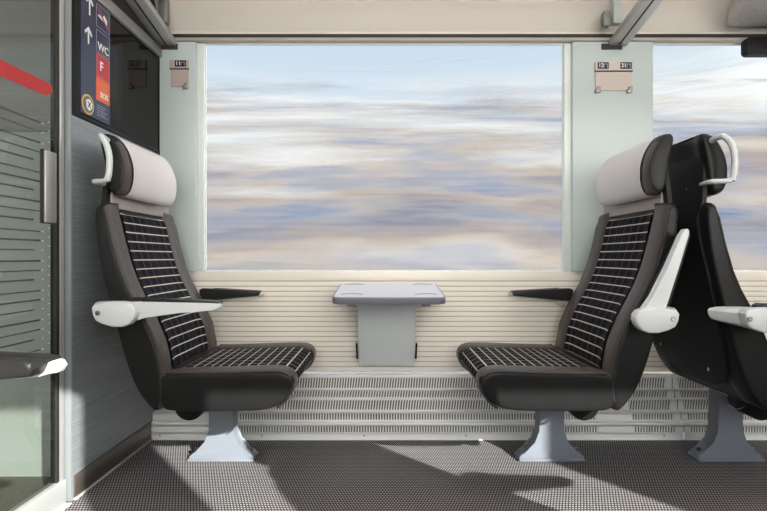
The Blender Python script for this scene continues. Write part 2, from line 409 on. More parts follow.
# ------------------------------------------------------------------ sign on the partition
XS = XP + .001
sg = thing('direction_sign', 'navy sign strip with arrows, WC, red F and orange SOS squares on dark glass', 'sign', (XS, W(1.845), 1.60))
def spos(px, py):
    d = 1.088 * F_PX / (CX - px); return W(d), PZ(py, d)
ys0, ys1 = W(1.753), W(1.940)
bm = bm_new(); box(bm, XP - .0015, XS + .002, ys0, ys1, 1.374, 1.82); rel(obj('sign_board', bm, 'sign_blue'), sg)
XF = XS + .0022
def sq(name, mat, y0, y1, z0, z1, dx=0):
    bm = bm_new(); box(bm, XF - .0004 + dx, XF + .0006 + dx, y0, y1, z0, z1); return rel(obj(name, bm, mat), sg)
def frame_sq(name, mat, y0, y1, z0, z1, dx=0, t=.0016):
    bm = bm_new(); a, b = XF + dx, XF + .0008 + dx
    box(bm, a, b, y0, y1, z0, z0 + t); box(bm, a, b, y0, y1, z1 - t, z1); box(bm, a, b, y0, y0 + t, z0, z1); box(bm, a, b, y1 - t, y1, z0, z1)
    return rel(obj(name, bm, mat), sg)
c0, c1 = ys0 + .094, ys0 + .182
sq('red_square', 'sign_red', c0 - .001, c1 + .001, 1.537, 1.628); sq('orange_square', 'sign_orange', c0 - .001, c1 + .001, 1.449, 1.537)
frame_sq('square_outline', 'sign_line', c0, c1, 1.728, 1.814); frame_sq('square_outline', 'sign_line', c0, c1, 1.632, 1.716)
frame_sq('square_outline', 'sign_line', c0 + .002, c1 - .002, 1.541, 1.624, .0008, .001); frame_sq('square_outline', 'sign_orange', c0 + .002, c1 - .002, 1.452, 1.533, .0008, .001)
TM = Matrix(((0, 0, 1, 0), (1, 0, 0, 0), (0, 1, 0, 0), (0, 0, 0, 1)))      # text x -> +Y, text y -> +Z, facing +X
def stext(s, size, y, z, mat='sign_white', name='lettering', dx=.0016):
    return rel(text_mesh(name, s, size, Matrix.Translation((XF + dx, y, z)) @ TM, mat, None), sg)
cm = (c0 + c1) / 2
stext('WC', .042, cm, 1.655); stext('F', .050, cm - .012, 1.582); stext('SOS', .030, cm + .006, 1.474)
def arrow(zc, h, y):
    bm = bm_new(); a, b = XF, XF + .001
    box(bm, a, b, y - .0035, y + .0035, zc - h / 2, zc + h / 2 - .008)
    for s in (-1, 1):
        prism(bm, [(y, zc + h / 2 + .001), (y, zc + h / 2 - .013), (y + s * .019, zc + h / 2 - .030), (y + s * .023, zc + h / 2 - .022)], 'x', a, b)
    rel(obj('arrow', bm, 'sign_white'), sg)
arrow(1.668, .062, ys0 + .045); arrow(1.781, .070, ys0 + .052)
# pictogram: pale carriage shape crossed by a crimson bar
bm = bm_new(); prism(bm, [(c0 + .012, 1.770), (c0 + .070, 1.758), (c0 + .070, 1.776), (c0 + .052, 1.790), (c0 + .040, 1.776), (c0 + .012, 1.777)], 'x', XF, XF + .001); rel(obj('pictogram', bm, 'sign_white'), sg)
bm = bm_new(); prism(bm, [(c0 + .008, 1.798), (c0 + .014, 1.803), (c0 + .078, 1.744), (c0 + .072, 1.738)], 'x', XF + .001, XF + .0018); rel(obj('pictogram_bar', bm, 'sign_crimson'), sg)
# round emblem
yc, zc = spos(87.6, 104.5)
bm = bm_new(); disc(bm, (XF, yc, zc), 'x', .037, .0016, 32); rel(obj('emblem_ring', bm, 'sign_gold'), sg)
bm = bm_new(); disc(bm, (XF + .0008, yc, zc), 'x', .030, .0016, 32); rel(obj('emblem_disc', bm, 'kick'), sg)
bm = bm_new(); prism(bm, [(yc - .010, zc - .014), (yc + .006, zc - .022), (yc + .022, zc - .010), (yc + .024, zc + .010), (yc + .006, zc + .022), (yc - .014, zc + .014)], 'x', XF + .0015, XF + .0024); rel(obj('emblem_figure', bm, 'sign_white'), sg)
bm = bm_new()
for s in (-1, 1): prism(bm, [(yc + .004 - .009, zc - s * .009), (yc + .004 - .007, zc - s * .012), (yc + .004 + .011, zc + s * .009), (yc + .004 + .009, zc + s * .012)], 'x', XF + .002, XF + .003)
rel(obj('emblem_cross', bm, 'black'), sg)
bm = bm_new()
for i, w in enumerate((.062, .050, .066, .058, .070)): box(bm, XF - .0002, XF + .0006, c0 + .004, c0 + .004 + w, 1.428 - i * .009, 1.4305 - i * .009)
rel(obj('small_print', bm, 'sign_line'), sg)

# ------------------------------------------------------------------ heater cover below the panelling
ROWS = [(2.372, .267, .213), (2.352, .208, .174), (2.330, .170, .121), (2.302, .116, .082), (2.280, .064, .030)]
def heater(name, x0, x1, groups, label):
    h = thing(name, label, 'heater cover', ((x0 + x1) / 2, W(2.33), 0), 'heater covers under the windows')
    bm = bm_new()
    n = len(ROWS); prevd, prevz = 2.384, .292
    sl = .030
    for i, (d, zt_, zb_) in enumerate(ROWS):
        y = W(d); nd = ROWS[i + 1][0] if i < n - 1 else d; nz_ = ROWS[i + 1][1] if i < n - 1 else 0.0
        # top ledge of this step
        box(bm, x0, x1, y, W(prevd) + .004, zt_, zt_ + .006 if i else .285, .0015, 1)
        box(bm, x0, x1, y, y + .003, zb_ - .002, zb_ + .004)
        if i < n - 1: box(bm, x0, x1, W(nd), y + .003, nz_, zb_ - .001)
        # solid pieces between the slot groups, then the bars
        xs = [x0] + [v for g in groups for v in g] + [x1]
        for a, b in zip(xs[::2], xs[1::2]):
            if b > a: box(bm, a, b, y, y + .003, zb_ + .002, zt_ + .002)
        skew = .006 if i < 3 else 0
        for a, b in groups:
            k = a
            while k < b:
                w = .0055
                prism(bm, [(k, zb_ + .003), (k + w, zb_ + .003), (k + w + skew, zt_ + .001), (k + skew, zt_ + .001)], 'y', y, y + .0025)
                k += .0128
        prevd, prevz = d, zb_
    d = ROWS[-1][0]
    box(bm, x0, x1, W(d), W(d) + .003, .004, .030)
    box(bm, x0, x1, W(d) - .004, W(2.388), 0, .006)
    rel(obj('grille', bm, 'heater'), h)
    b = bm_new()
    for i, (d, zt_, zb_) in enumerate(ROWS): box(b, x0 + .004, x1 - .004, W(d) + .016, W(d) + .019, zb_, zt_)
    rel(obj('inner_plate', b, 'heater_back'), h)
    return h
XJ = PX(684, 2.28)
hh = heater('heater_cover', XP + .001, XJ - .003, [(-.685, 1.0), (1.165, 1.365)], 'pale grey slotted heater cover running under the central window')
for px in (160, 262, 364, 466, 560, 664): b = bm_new(); disc(b, (PX(px, 2.28), W(2.279), PZ(435.5, 2.28)), 'y', .0035, .004, 12); rel(obj('screw', b, 'screw'), hh)
h2 = heater('heater_cover', XJ + .003, XR - .4, [(1.425, 1.80), (1.97, 3.4)], 'pale grey slotted heater cover behind the rightmost seat')

# ------------------------------------------------------------------ seats
R_TAB = [(.305, -.125), (.33, -.150), (.38, -.186), (.45, -.218), (.55, -.248), (.65, -.273), (.74, -.297), (.80, -.312), (.90, -.330), (1.0, -.338), (1.045, -.335)]
S_TAB = [(.305, -.112), (.335, -.106), (.38, -.100), (.45, -.102), (.55, -.121), (.65, -.166), (.74, -.216), (.80, -.241), (.90, -.270), (1.0, -.292), (1.045, -.306)]
ZL = [.315, .345, .38, .43, .48, .53, .58, .64, .70, .76, .82, .88, .94, .99, 1.025]
D_SEAT = 1.985
def armq(px, py, d=1.60): return ((px - CX) * d / F_PX + .67, PZ(py, d))
HUB = [armq(*p) for p in ((91, 308), (93.5, 304.5), (99, 303), (112, 302), (125, 302.4), (131, 304.5), (134.5, 309), (135, 314.5), (133, 320), (128, 325), (121, 327.3), (112, 327.3), (102, 324.5), (95, 321), (92, 315))]
BAR = [armq(*p) for p in ((118, 303.2), (140, 302.6), (180, 303.4), (215, 304.0), (219.5, 305), (221, 307.5), (219.5, 310.2), (212.7, 311.6), (178, 314.2), (143.5, 317.4), (130.6, 323), (121, 326), (114, 320), (114, 308))]
PAD = [armq(*p) for p in ((123, 301.5), (127, 299), (180, 301), (212, 302.6), (215.5, 303.2), (216.2, 306), (214.5, 309.5), (180, 312.3), (150, 315.4), (130, 317.0), (126, 316))]
PADTOP = [armq(*p) for p in ((139, 300), (143, 299), (180, 301), (212, 302.6), (217, 303.3), (217.4, 304.6), (180, 303.6), (139.5, 302.9))]
PIV = armq(120, 315)
def rot_pts(pts, ang):
    c, s = math.cos(ang), math.sin(ang)
    return [(PIV[0] + (x - PIV[0]) * c - (z - PIV[1]) * s, PIV[1] + (x - PIV[0]) * s + (z - PIV[1]) * c) for x, z in pts]

def make_seat(sx, label, loc, sy=1, up=False, grip=True, drop=0, group=None, name='train_seat'):
    """seat facing +x (sx=1) or -x (sx=-1); aisle side is -y (sy=1) or +y (sy=-1)"""
    root = thing(name, label, 'seat', loc, group)
    def put(nm, bm, mat, parent=None, **kw):
        for v in bm.verts: v.co.x *= sx; v.co.y *= sy
        return obj(nm, bm, mat, parent or root, **kw)
    # ---- backrest
    ST = (.287, .284, .270, .240, .196, .182, .10)
    stations = [-s for s in ST] + [0] + [s for s in ST[::-1]]
    rings = []
    for y in stations:
        a = abs(y); inset = .010 if a > .286 else (.003 if a > .28 else 0)
        dip = -.020 if a < .19 else (.004 if a < .275 else -.004)
        topdrop = .020 if a > .28 else (.006 if a > .26 else (-.006 if a < .19 else 0))
        rec = .014 if a < .19 else 0
        fr = [(lerp(S_TAB, z) + dip - inset, z - (topdrop if z > 1.0 else 0) + (inset if z < .36 else 0)) for z in ZL]
        rr = [(lerp(R_TAB, z) + inset + rec, z - (topdrop if z > 1.0 else 0) + (inset if z < .36 else 0)) for z in ZL]
        top = [(-.298 + dip * .5 - inset * .5, 1.050 - topdrop), (-.330 + rec, 1.050 - topdrop)]
        rings.append([(x, y, z) for x, z in fr + top + rr[::-1]])
    bm = bm_new(); loft(bm, rings)
    # front bolsters are a browner leather than the sides
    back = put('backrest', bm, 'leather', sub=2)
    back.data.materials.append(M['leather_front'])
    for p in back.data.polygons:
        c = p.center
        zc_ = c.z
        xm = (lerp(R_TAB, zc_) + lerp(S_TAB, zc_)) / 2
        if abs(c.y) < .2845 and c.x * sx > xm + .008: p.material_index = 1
    rows, uvs = [], []
    vv = 0; last = None
    zl = [.44 + i * .0216 for i in range(29)]
    for z in zl:
        x = lerp(S_TAB, z) - .0185
        if z > 1.005: x -= (z - 1.005) * .5
        if last: vv += math.hypot(x - last[0], z - last[1])
        last = (x, z)
        us = [-.179 + .0358 * i for i in range(11)]
        rows.append([(x + .003 + (.012 if abs(u) > .17 else 0), u, z) for u in us]); uvs.append([(u, vv) for u in us])
    bm = bm_new(); grid_uv(bm, rows, uvs); put('fabric_panel', bm, 'fabric_back', back, sub=1, solid=.004)
    for s in (-1, 1):
        bm = bm_new()
        tube(bm, [(lerp(S_TAB, z) - .006, s * .2835, z) for z in [.35 + i * .0278 for i in range(24)]] + [(-.304, s * .2815, 1.012), (-.312, s * .272, 1.024)], .0034, 6)
        put('piping', bm, 'piping', back)
    # ---- cushion
    CUX = -.016
    prof = [(-.105, .446), (0, .449), (.12, .451), (.24, .455), (.300, .457), (.338, .453), (.362, .438), (.371, .415), (.366, .388), (.349, .356), (.316, .330), (.275, .317), (.20, .313), (.05, .313), (-.085, .313), (-.112, .326), (-.118, .38), (-.115, .43)]
    cxm, czm = .12, .382
    rings = []
    for y in stations:
        a = abs(y); rg = []
        for x, z in prof:
            inset = .011 if a > .286 else (.003 if a > .28 else 0)
            nz_ = .006 if .19 < a < .275 else (-.009 if a < .19 else 0)
            dx = dz = 0
            if z > .44: dz = nz_
            elif x > .33: dx = nz_
            x2 = x - math.copysign(inset, x - cxm); z2 = z - math.copysign(inset, z - czm)
            rg.append((x2 + dx + (CUX if x > 0 else 0), y, z2 + dz))
        rings.append(rg)
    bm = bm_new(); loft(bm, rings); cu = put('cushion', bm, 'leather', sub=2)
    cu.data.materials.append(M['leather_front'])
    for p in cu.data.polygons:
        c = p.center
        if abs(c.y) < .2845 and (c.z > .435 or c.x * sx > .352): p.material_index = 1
    path = smooth_path([(-.07, 0, .441), (.0, 0, .4435), (.12, 0, .4455), (.24, 0, .4485), (.300, 0, .4505), (.330, 0, .4465), (.354, 0, .433), (.3635, 0, .413), (.358, 0, .390), (.342, 0, .3665)], 4)
    rows, uvs = [], []; vv = 0
    for i, p in enumerate(path):
        if i: vv += (p - path[i - 1]).length
        us = [-.179 + .0358 * k for k in range(11)]
        rows.append([(p.x + CUX * min(1, max(0, p.x / .1)), u, p.z + .0018) if p.x < .33 else (p.x + .002 + CUX, u, p.z + .001) for u in us]); uvs.append([(u, vv) for u in us])
    bm = bm_new(); grid_uv(bm, rows, uvs); put('fabric_panel', bm, 'fabric_seat', cu, solid=.004)
    for s in (-1, 1):
        bm = bm_new()
        tube(bm, smooth_path([(x - .004 * (x > .3) + CUX * (x > 0), s * .2835, z - .003) for x, z in [(-.09, .449)] + prof[1:11]], 3), .0034, 6)
        put('piping', bm, 'piping', cu)
    # ---- rear shell, neck and screws
    hw = [(.36, .10), (.39, .175), (.44, .215), (.55, .235), (.80, .235), (.92, .215), (.99, .165), (1.05, .135), (1.22, .125)]
    rings = []
    for z, w in hw:
        x = lerp(R_TAB, z) - .004 if z < 1.0 else lerp([(.99, -.340), (1.06, -.325), (1.25, -.310)], z)
        o_ = lerp([(.44, 0), (.92, -.03), (1.05, -.115), (1.25, -.115)], z)
        rings.append([(x + .010, o_ - w, z), (x - .006, o_ - w, z), (x - .010, o_ - w * .6, z), (x - .010, o_ + w * .6, z), (x - .006, o_ + w, z), (x + .010, o_ + w, z)])
    bm = bm_new(); loft(bm, rings); sh = put('rear_shell', bm, 'shell')
    for y, z in ((-.16, 1.105), (-.16, .985), (.03, .985), (-.12, .425), (.17, .47)):
        x = lerp(R_TAB, z) - .004 if z < .97 else -.322
        bm = bm_new(); disc(bm, (x - .012, y, z), 'x', .007, .006, 12); put('shell_screw', bm, 'chrome', sh)
    bm = bm_new(); box(bm, -.318, -.308, -.225, .240, 1.030, 1.088, .003); put('neck_plate', bm, 'neck')
    # ---- headrest
    HX = -.288
    def hring(y, cxf, tf, tr, hz, grow=0):
        pts = []
        for k in range(16):
            t = 2 * math.pi * k / 16
            u = math.copysign(abs(math.cos(t)) ** .8, math.cos(t)); w = math.copysign(abs(math.sin(t)) ** .85, math.sin(t))
            th = tf if u > 0 else tr
            z = w * (hz + grow)
            pts.append((cxf + u * (th + grow) - .050 * z / .22 * (1 if z > 0 else .2) - (.012 if z > 0 else 0) * (w ** 2), y, 1.184 + z))
        return pts
    hst = [(-.262, .030, .020, .090), (-.258, .042, .028, .105), (-.240, .049, .032, .113), (-.215, .047, .030, .113), (-.188, .040, .014, .108), (-.12, .036, .010, .108), (-.05, .035, .010, .108),
           (.02, .036, .010, .108), (.095, .040, .014, .108), (.120, .047, .030, .113), (.145, .049, .032, .113), (.163, .042, .028, .105), (.167, .030, .020, .090)]
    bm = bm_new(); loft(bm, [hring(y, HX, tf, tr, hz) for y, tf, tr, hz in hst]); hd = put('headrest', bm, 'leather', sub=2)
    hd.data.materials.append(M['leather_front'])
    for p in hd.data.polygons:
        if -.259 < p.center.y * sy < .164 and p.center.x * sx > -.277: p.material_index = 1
    bm = bm_new(); rows = []
    for y, tf in ((-.210, .0465), (-.188, .0425), (-.15, .039), (-.12, .038), (-.05, .037), (.02, .038), (.06, .039), (.095, .0425), (.120, .048), (.150, .0495)):
        r = hring(y, HX, tf, .012, .110, .0045)
        rows.append([r[k % 16] for k in range(-5, 6)])
    loft(bm, rows, closed=False, caps=False); cv = put('headrest_cover', bm, 'cover', hd, sub=2, solid=.003)
        # ---- grab handle on the aisle side
    bm = bm_new() if grip else None
    if grip:
      tube(bm, smooth_path([(-.306, -.252, 1.262), (-.304, -.292, 1.268), (-.296, -.312, 1.264), (-.276, -.318, 1.235), (-.266, -.318, 1.190), (-.268, -.318, 1.140), (-.275, -.317, 1.114)], 5), .0105, 10)
      tube(bm, smooth_path([(-.273, -.317, 1.118), (-.288, -.314, 1.113), (-.328, -.300, 1.113), (-.330, -.26, 1.113), (-.312, -.20, 1.113)], 4), .0085, 10)
      put('grab_handle', bm, 'handle')
    # ---- armrests
    for s, isup in ((-1, up), (1, False)):
        dz_ = -.020 if isup else (drop if s < 0 else 0)
        def ym(a, b): return (s * a, s * b)
        def far(bm):
            if s > 0:
                for v in bm.verts:
                    v.co.z -= .009
                    if v.co.x > -.17: v.co.x = -.17 + (v.co.x + .17) * .91
        bm = bm_new(); prism(bm, HUB, 'y', *ym(.345, .386), .007, 3)
        hb = [(x * .97 - .006, s * .352, z * .95 + .033) for x, z in HUB]
        hx = [((x + .289) * (1.0 if s < 0 else .72) - .343, s * .278, (z - .664) * .70 + .672) for x, z in HUB]
        loft(bm, [hb, hx])
        if dz_:
            for v in bm.verts: v.co.z += dz_; v.co.x += .010
        far(bm); arm = put('armrest', bm, 'armwhite')
        ang = math.radians(109) if isup else 0
        bm = bm_new(); prism(bm, rot_pts(BAR, ang), 'y', *ym(.326, .354), .005, 3); bm.verts.ensure_lookup_table(); bmesh.ops.translate(bm, verts=bm.verts, vec=(0 if isup else -.012, 0, 0)); bmesh.ops.translate(bm, verts=bm.verts, vec=(0, 0, dz_)); far(bm); put('arm_bar', bm, 'armwhite', arm)
        bm = bm_new(); prism(bm, rot_pts(PAD, ang), 'y', *ym(.292, .334), .006, 3)
        prism(bm, rot_pts(PADTOP, ang), 'y', *ym(.320, .352), .002, 2)
        bmesh.ops.translate(bm, verts=bm.verts, vec=(0 if isup else -.010, 0, 0)); bmesh.ops.translate(bm, verts=bm.verts, vec=(0, 0, dz_)); far(bm); put('arm_pad', bm, 'pad', arm)
        q = armq(98, 313); q = (q[0] + (.010 if isup else 0), q[1] + dz_); bm = bm_new(); disc(bm, (q[0], s * .3865, q[1]), 'y', .0085, .003, 18); put('screw_cap', bm, 'screw', arm)
        bm = bm_new(); disc(bm, (q[0], s * .388, q[1]), 'y', .006, .003, 18); put('screw_head', bm, 'chrome', arm)
    # ---- pedestal
    half = [(.052, .320), (.052, .125), (.055, .100), (.065, .074), (.085, .053), (.108, .037), (.127, .026), (.135, .016), (.137, .003)]
    PO = -.012; pts = [(x + PO, z) for x, z in half] + [(-x + PO, z) for x, z in half[::-1]]
    bm = bm_new(); prism(bm, pts, 'y', .06, .125, .006, 2)
    box(bm, PO - .138, PO + .138, .05, .135, 0, .010, .003)
    ped = put('pedestal', bm, 'pedestal')
    for x in (-.112, .112): bm = bm_new(); disc(bm, (x + PO, .092, .036), 'z', .010, .016, 14); put('bolt', bm, 'screw', ped)
    # ---- lever housing under the cushion
    bm = bm_new(); prism(bm, [(-.055 + .056 * math.cos(math.pi + math.pi * k / 14), .300 + .056 * math.sin(math.pi + math.pi * k / 14)) for k in range(15)] + [(.001, .318), (-.111, .318)], 'y', -.17, -.06, .006, 2)
    lv = put('lever_housing', bm, 'black')
    bm = bm_new(); tube(bm, smooth_path([(-.170, -.15, .300), (-.140, -.15, .285), (-.105, -.15, .295)], 4), .005, 8)
    tube(bm, smooth_path([(-.002, -.15, .285), (.02, -.15, .296), (.05, -.13, .305)], 4), .005, 8)
    box(bm, -.10, .08, -.12, .12, .303, .318, .002); put('lever_bracket', bm, 'chrome', lv)
    return root
GS = 'single train seats by the window'
make_seat(1, 'black leather seat with checked fabric facing right beside left partition', (-.67, W(D_SEAT), 0), group=GS)
make_seat(-1, 'black leather seat with checked fabric facing left, its near armrest raised', (.69, W(D_SEAT), 0), up=True, grip=False, group=GS)
make_seat(1, 'rightmost seat turned away, showing its black rear shell and grab handle', (1.462, W(D_SEAT), 0), drop=-.020, group=GS)
# seats across the aisle: the camera stands between them; one armrest reaches into view at lower left
DO = .435
GO = 'seats across the aisle'
make_seat(1, 'seat across the aisle with only its dark padded armrest showing at lower left', (-.612, W(.403), 0), sy=-1, group=GO)
make_seat(-1, 'seat across the aisle standing right of the viewer, facing left', (.665, W(DO), 0), sy=-1, up=True, group=GO)
make_seat(1, 'seat across the aisle turned away at the far right', (1.50, W(DO), 0), sy=-1, group=GO)
# small marks on the two visible headrest covers are left as plain stitching

# ------------------------------------------------------------------ folding table at the window
tb = thing('folding_table', 'small lilac grey wall table with rounded corners under the central window', 'table', (.020, W(2.38), .70))
tilt = math.atan2(.034, .41)
TB = Matrix.Translation((.020, W(2.365), .727)) @ Matrix.Rotation(tilt, 4, 'X')
def tput(nm, bm, mat, parent=tb):
    bm.transform(TB); return rel(obj(nm, bm, mat), tb) if parent is tb else rel(obj(nm, bm, mat), tb)
def rrect(x0, x1, y0, y1, r, n=6):
    out = []
    for cx, cy, a0 in ((x1 - r, y1 - r, 0), (x0 + r, y1 - r, 90), (x0 + r, y0 + r, 180), (x1 - r, y0 + r, 270)):
        for k in range(n + 1):
            a = math.radians(a0 + 90 * k / n); out.append((cx + r * math.cos(a), cy + r * math.sin(a)))
    return out
bm = bm_new(); prism(bm, rrect(-.229, .229, -.415, 0, .028), 'z', -.030, -.002, .006, 3); tput('tabletop', bm, 'table_edge')
bm = bm_new(); prism(bm, rrect(-.222, .222, -.408, -.008, .024), 'z', -.004, .0005, .001, 1); tput('laminate_top', bm, 'table_top')
for x, y in ((-.160, -.055), (.160, -.055), (-.152, -.345), (.152, -.345)):
    bm = bm_new()
    out = [(x + .046 * math.cos(math.pi * k / 14), y + .030 * math.sin(math.pi * k / 14) - .008) for k in range(15)]
    inn = [(x + .038 * math.cos(math.pi * k / 14), y + .014 * math.sin(math.pi * k / 14) - .008) for k in range(14, -1, -1)]
    prism(bm, out + inn, 'z', 0, .0014); tput('recess_mark', bm, 'table_edge')
for x in (-.15, .15): bm = bm_new(); box(bm, x - .018, x + .018, -.405, -.36, -.040, -.028, .003); tput('rubber_stop', bm, 'table_edge')
# slanted support panel
zt1, zb1 = .688, PZ(365, 2.35)
bm = bm_new(); prism(bm, [(W(2.190), zt1), (W(2.205), zt1 + .004), (W(2.368), zb1), (W(2.350), zb1)], 'x', .012 - .1325, .012 + .1325, .003, 2)
sp = rel(obj('support_panel', bm, 'table_panel'), tb)
for s in (-1, 1):
    bm = bm_new(); x = .012 + s * .139
    prism(bm, [(W(2.262), PZ(343, 2.28)), (W(2.285), PZ(343, 2.28)), (W(2.345), PZ(358, 2.34)), (W(2.318), PZ(358, 2.34))], 'x', x - .004, x + .004); rel(obj('hinge_lug', bm, 'black'), tb)
bm = bm_new(); box(bm, .012 - .2, .012 + .2, W(2.350), W(2.394), .685, .712, .003); rel(obj('wall_hinge', bm, 'table_edge'), tb)

# ------------------------------------------------------------------ seat number plates on the pillars
def plate(cx, w, z0, z1, zm, label, cells, mat, hooks):
    y = -.0285
    t = thing('seat_number_plate', label, 'seat number plate', (cx, y, (z0 + z1) / 2), 'seat number plates on the pillars')
    bm = bm_new(); box(bm, cx - w / 2, cx + w / 2, y - .006, y + .001, z0, zm - .002, .0015, 1); rel(obj('card_holder', bm, mat), t)
    bm = bm_new(); box(bm, cx - w / 2 - .003, cx + w / 2 + .003, y - .012, y + .001, zm, z1, .002, 1); rel(obj('number_rail', bm, mat), t)
    bm = bm_new(); box(bm, cx - w / 2 - .003, cx + w / 2 + .003, y - .0125, y, zm - .0035, zm); rel(obj('rail_shadow_gap', bm, 'dark_gap'), t)  # dark strip standing in for the shade under the rail
    for (a, b, s, s2, left) in cells:
        bm = bm_new(); box(bm, a, b, y - .0135, y - .011, zm + .008, z1 - .004); dp = rel(obj('display', bm, 'display'), t)
        mt = Matrix.Rotation(math.pi / 2, 4, 'X')
        rel(text_mesh('digits', s, .026, Matrix.Translation((a + (b - a) * .30, y - .0142, (zm + z1) / 2 + .002)) @ mt, 'digits', None), t)
        bm = bm_new()
        xa = a + (b - a) * .72
        box(bm, xa - .010, xa - .006, y - .0145, y - .013, zm + .013, z1 - .011); box(bm, xa + .006, xa + .010, y - .0145, y - .013, zm + .013, z1 - .011); box(bm, xa - .010, xa + .010, y - .0145, y - .013, z1 - .015, z1 - .011)
        rel(obj('seat_symbol', bm, 'digits_dim'), t)
    for hx in hooks:
        bm = bm_new(); box(bm, hx - .013, hx + .013, y - .016, y, z0 - .012, z0 + .006, .003); box(bm, hx - .004, hx + .013, y - .016, y - .004, z0, z0 + .018, .002)
        rel(obj('clip', bm, 'neck'), t)
dP = 2.372
cx_ = PX(613, dP); w_ = PX(631, dP) - PX(595, dP)
plate(cx_, w_, PZ(91, dP), PZ(62.5, dP), PZ(71.5, dP), 'pinkish plate with seat numbers 12 and 21 on the pillar between windows',
      [(PX(596.5, dP), PX(607.5, dP), '12', '', 1), (PX(619, dP), PX(630.5, dP), '21', '', 0)], 'plate', (PX(597, dP), PX(628.5, dP)))
cx_ = PX(180, dP); w_ = PX(188.5, dP) - PX(171, dP)
plate(cx_, w_, PZ(87, dP), PZ(60.7, dP), PZ(69.3, dP), 'small taupe seat number plate on the left pillar beside dark glass',
      [(PX(176, dP), PX(187, dP), '11', '', 1)], 'plate_dim', (PX(186.2, dP),))

# ------------------------------------------------------------------ luggage rack: glass shelf on sloping brackets
rk = thing('luggage_rack', 'clear glass luggage shelf on grey metal brackets above the windows', 'luggage rack', (.4, -.03, 1.95))
zr = PZ(34, 2.36)
sl = math.radians(8.5)
RM = Matrix.Translation((0, -.032, zr)) @ Matrix.Rotation(-sl, 4, 'X')
bm = bm_new(); box(bm, XP + .01, XR - .02, -.55, -.004, 0, .010); bm.transform(RM); rel(obj('glass_shelf', bm, 'shelf_glass'), rk)
bm = bm_new(); box(bm, XP + .01, XR - .02, -.575, -.545, -.012, .022, .004); bm.transform(RM); rel(obj('front_rail', bm, 'alu'), rk)
def bracket(xc, mirror=1, bx=0):
    # beam under the shelf, rising towards the aisle
    w = .043
    bm = bm_new(); L = .62; sb = math.radians(11.0)
    BMx = Matrix.Translation((xc + bx, -.034, PZ(45, 2.365))) @ Matrix.Rotation(-sb, 4, 'X')
    box(bm, -w, w, -L, 0, -.005, .026, .004); bm.transform(BMx); o = rel(obj('bracket_beam', bm, 'alu'), rk)
    b2 = bm_new(); box(b2, -.004, .004, -L, -.01, -.0062, -.004); b2.transform(BMx); rel(obj('beam_groove', b2, 'dark_gap'), rk)
    b3 = bm_new(); box(b3, xc - w - .006, xc + w + .006, -.036, -.027, PZ(49.5, 2.37), PZ(44.0, 2.37), .001); rel(obj('beam_end_shade', b3, 'dark_gap'), rk)  # dark block standing in for the shaded recess at the beam end
    # hoop above the shelf
    b4 = bm_new(); xh = xc + mirror * -.005
    box(b4, xh - .020, xh + .022, -.105, -.065, zr + .022, zr + .175, .008); prism(b4, [(-.065, zr + .150), (-.065, zr + .178), (-.58, zr + .33), (-.58, zr + .28), (-.105, zr + .135)], 'x', xh - .020, xh + .022, .005)
    rel(obj('bracket_hoop', b4, 'armwhite' if mirror > 0 else 'alu_dark'), rk)
    b5 = bm_new(); box(b5, xh - .062, xh - .030, -.10, -.06, zr + .014, zr + .085, .006); rel(obj('bracket_clip', b5, 'alu_dark'), rk)
bracket(PX(612, 2.365), 1, .030); bracket(PX(161, 2.365) + .03, -1)
# cloth luggage on the shelf at the right
bm = bm_new()
rows = []
for i in range(9):
    t = i / 8; y = -.022 - .44 * t
    h = .10 + .05 * math.sin(math.pi * t)
    x0 = 1.605 + .012 * math.sin(t * 9) - .02 * t + .03 * (i == 0)
    if i in (0, 8): h *= .5
    rows.append([(x0, y, .0115), (x0 - .004, y, .02), (x0 + .01, y, .03 + h * .6), (x0 + .07, y, .03 + h), (x0 + .30, y, .03 + h * 1.1), (x0 + .60, y, .02 + h), (x0 + .66, y, .02 + h * .3), (x0 + .65, y, .0115), (x0 + .3, y, .0115), (x0 + .02, y, .0112)])
loft(bm, rows); bm.transform(RM); o = obj('soft_bag', bm, 'cloth', sub=1)
tag(o, 'grey brown cloth bag lying on the glass shelf at upper right', 'bag')
# black fitting under the rack at the right edge
xk = PX(742.5, 2.355)
bm = bm_new(); prism(bm, rrect(xk, xk + .50, PZ(54.5, 2.33), PZ(40.0, 2.36), .016), 'y', W(2.325), W(2.366), .003, 2)
rel(obj('end_fitting', bm, 'black'), rk)

# ------------------------------------------------------------------ unseen lamps added to brighten the interior
def lamp(x0, x1, y, label):
    t = thing('added_ceiling_lamp', label, 'lamp', ((x0 + x1) / 2, y, Z_CEIL - .03), 'added ceiling lamps')
    bm = bm_new(); box(bm, x0, x1, y - .11, y + .11, Z_CEIL - .022, Z_CEIL - .0005, .003); rel(obj('lamp_body', bm, 'alu'), t)
    bm = bm_new(); box(bm, x0 + .02, x1 - .02, y - .09, y + .09, Z_CEIL - .027, Z_CEIL - .0215); rel(obj('diffuser', bm, 'lamp'), t)
lamp(-.9, 3.9, -.95, 'added unseen ceiling lamp above the aisle nearest the window seats')
lamp(-.9, 3.9, -2.1, 'added unseen ceiling lamp above the seats across the aisle')
t = thing('added_ceiling_lamp', 'added unseen ceiling lamp in the vestibule behind the glass door', 'lamp', (-1.9, -.95, Z_CEIL - .03))
bm = bm_new(); box(bm, -2.3, -1.5, -1.3, -.6, Z_CEIL - .022, Z_CEIL - .0005); rel(obj('diffuser', bm, 'lamp_dim'), t)  # unseen lamp added to light the vestibule

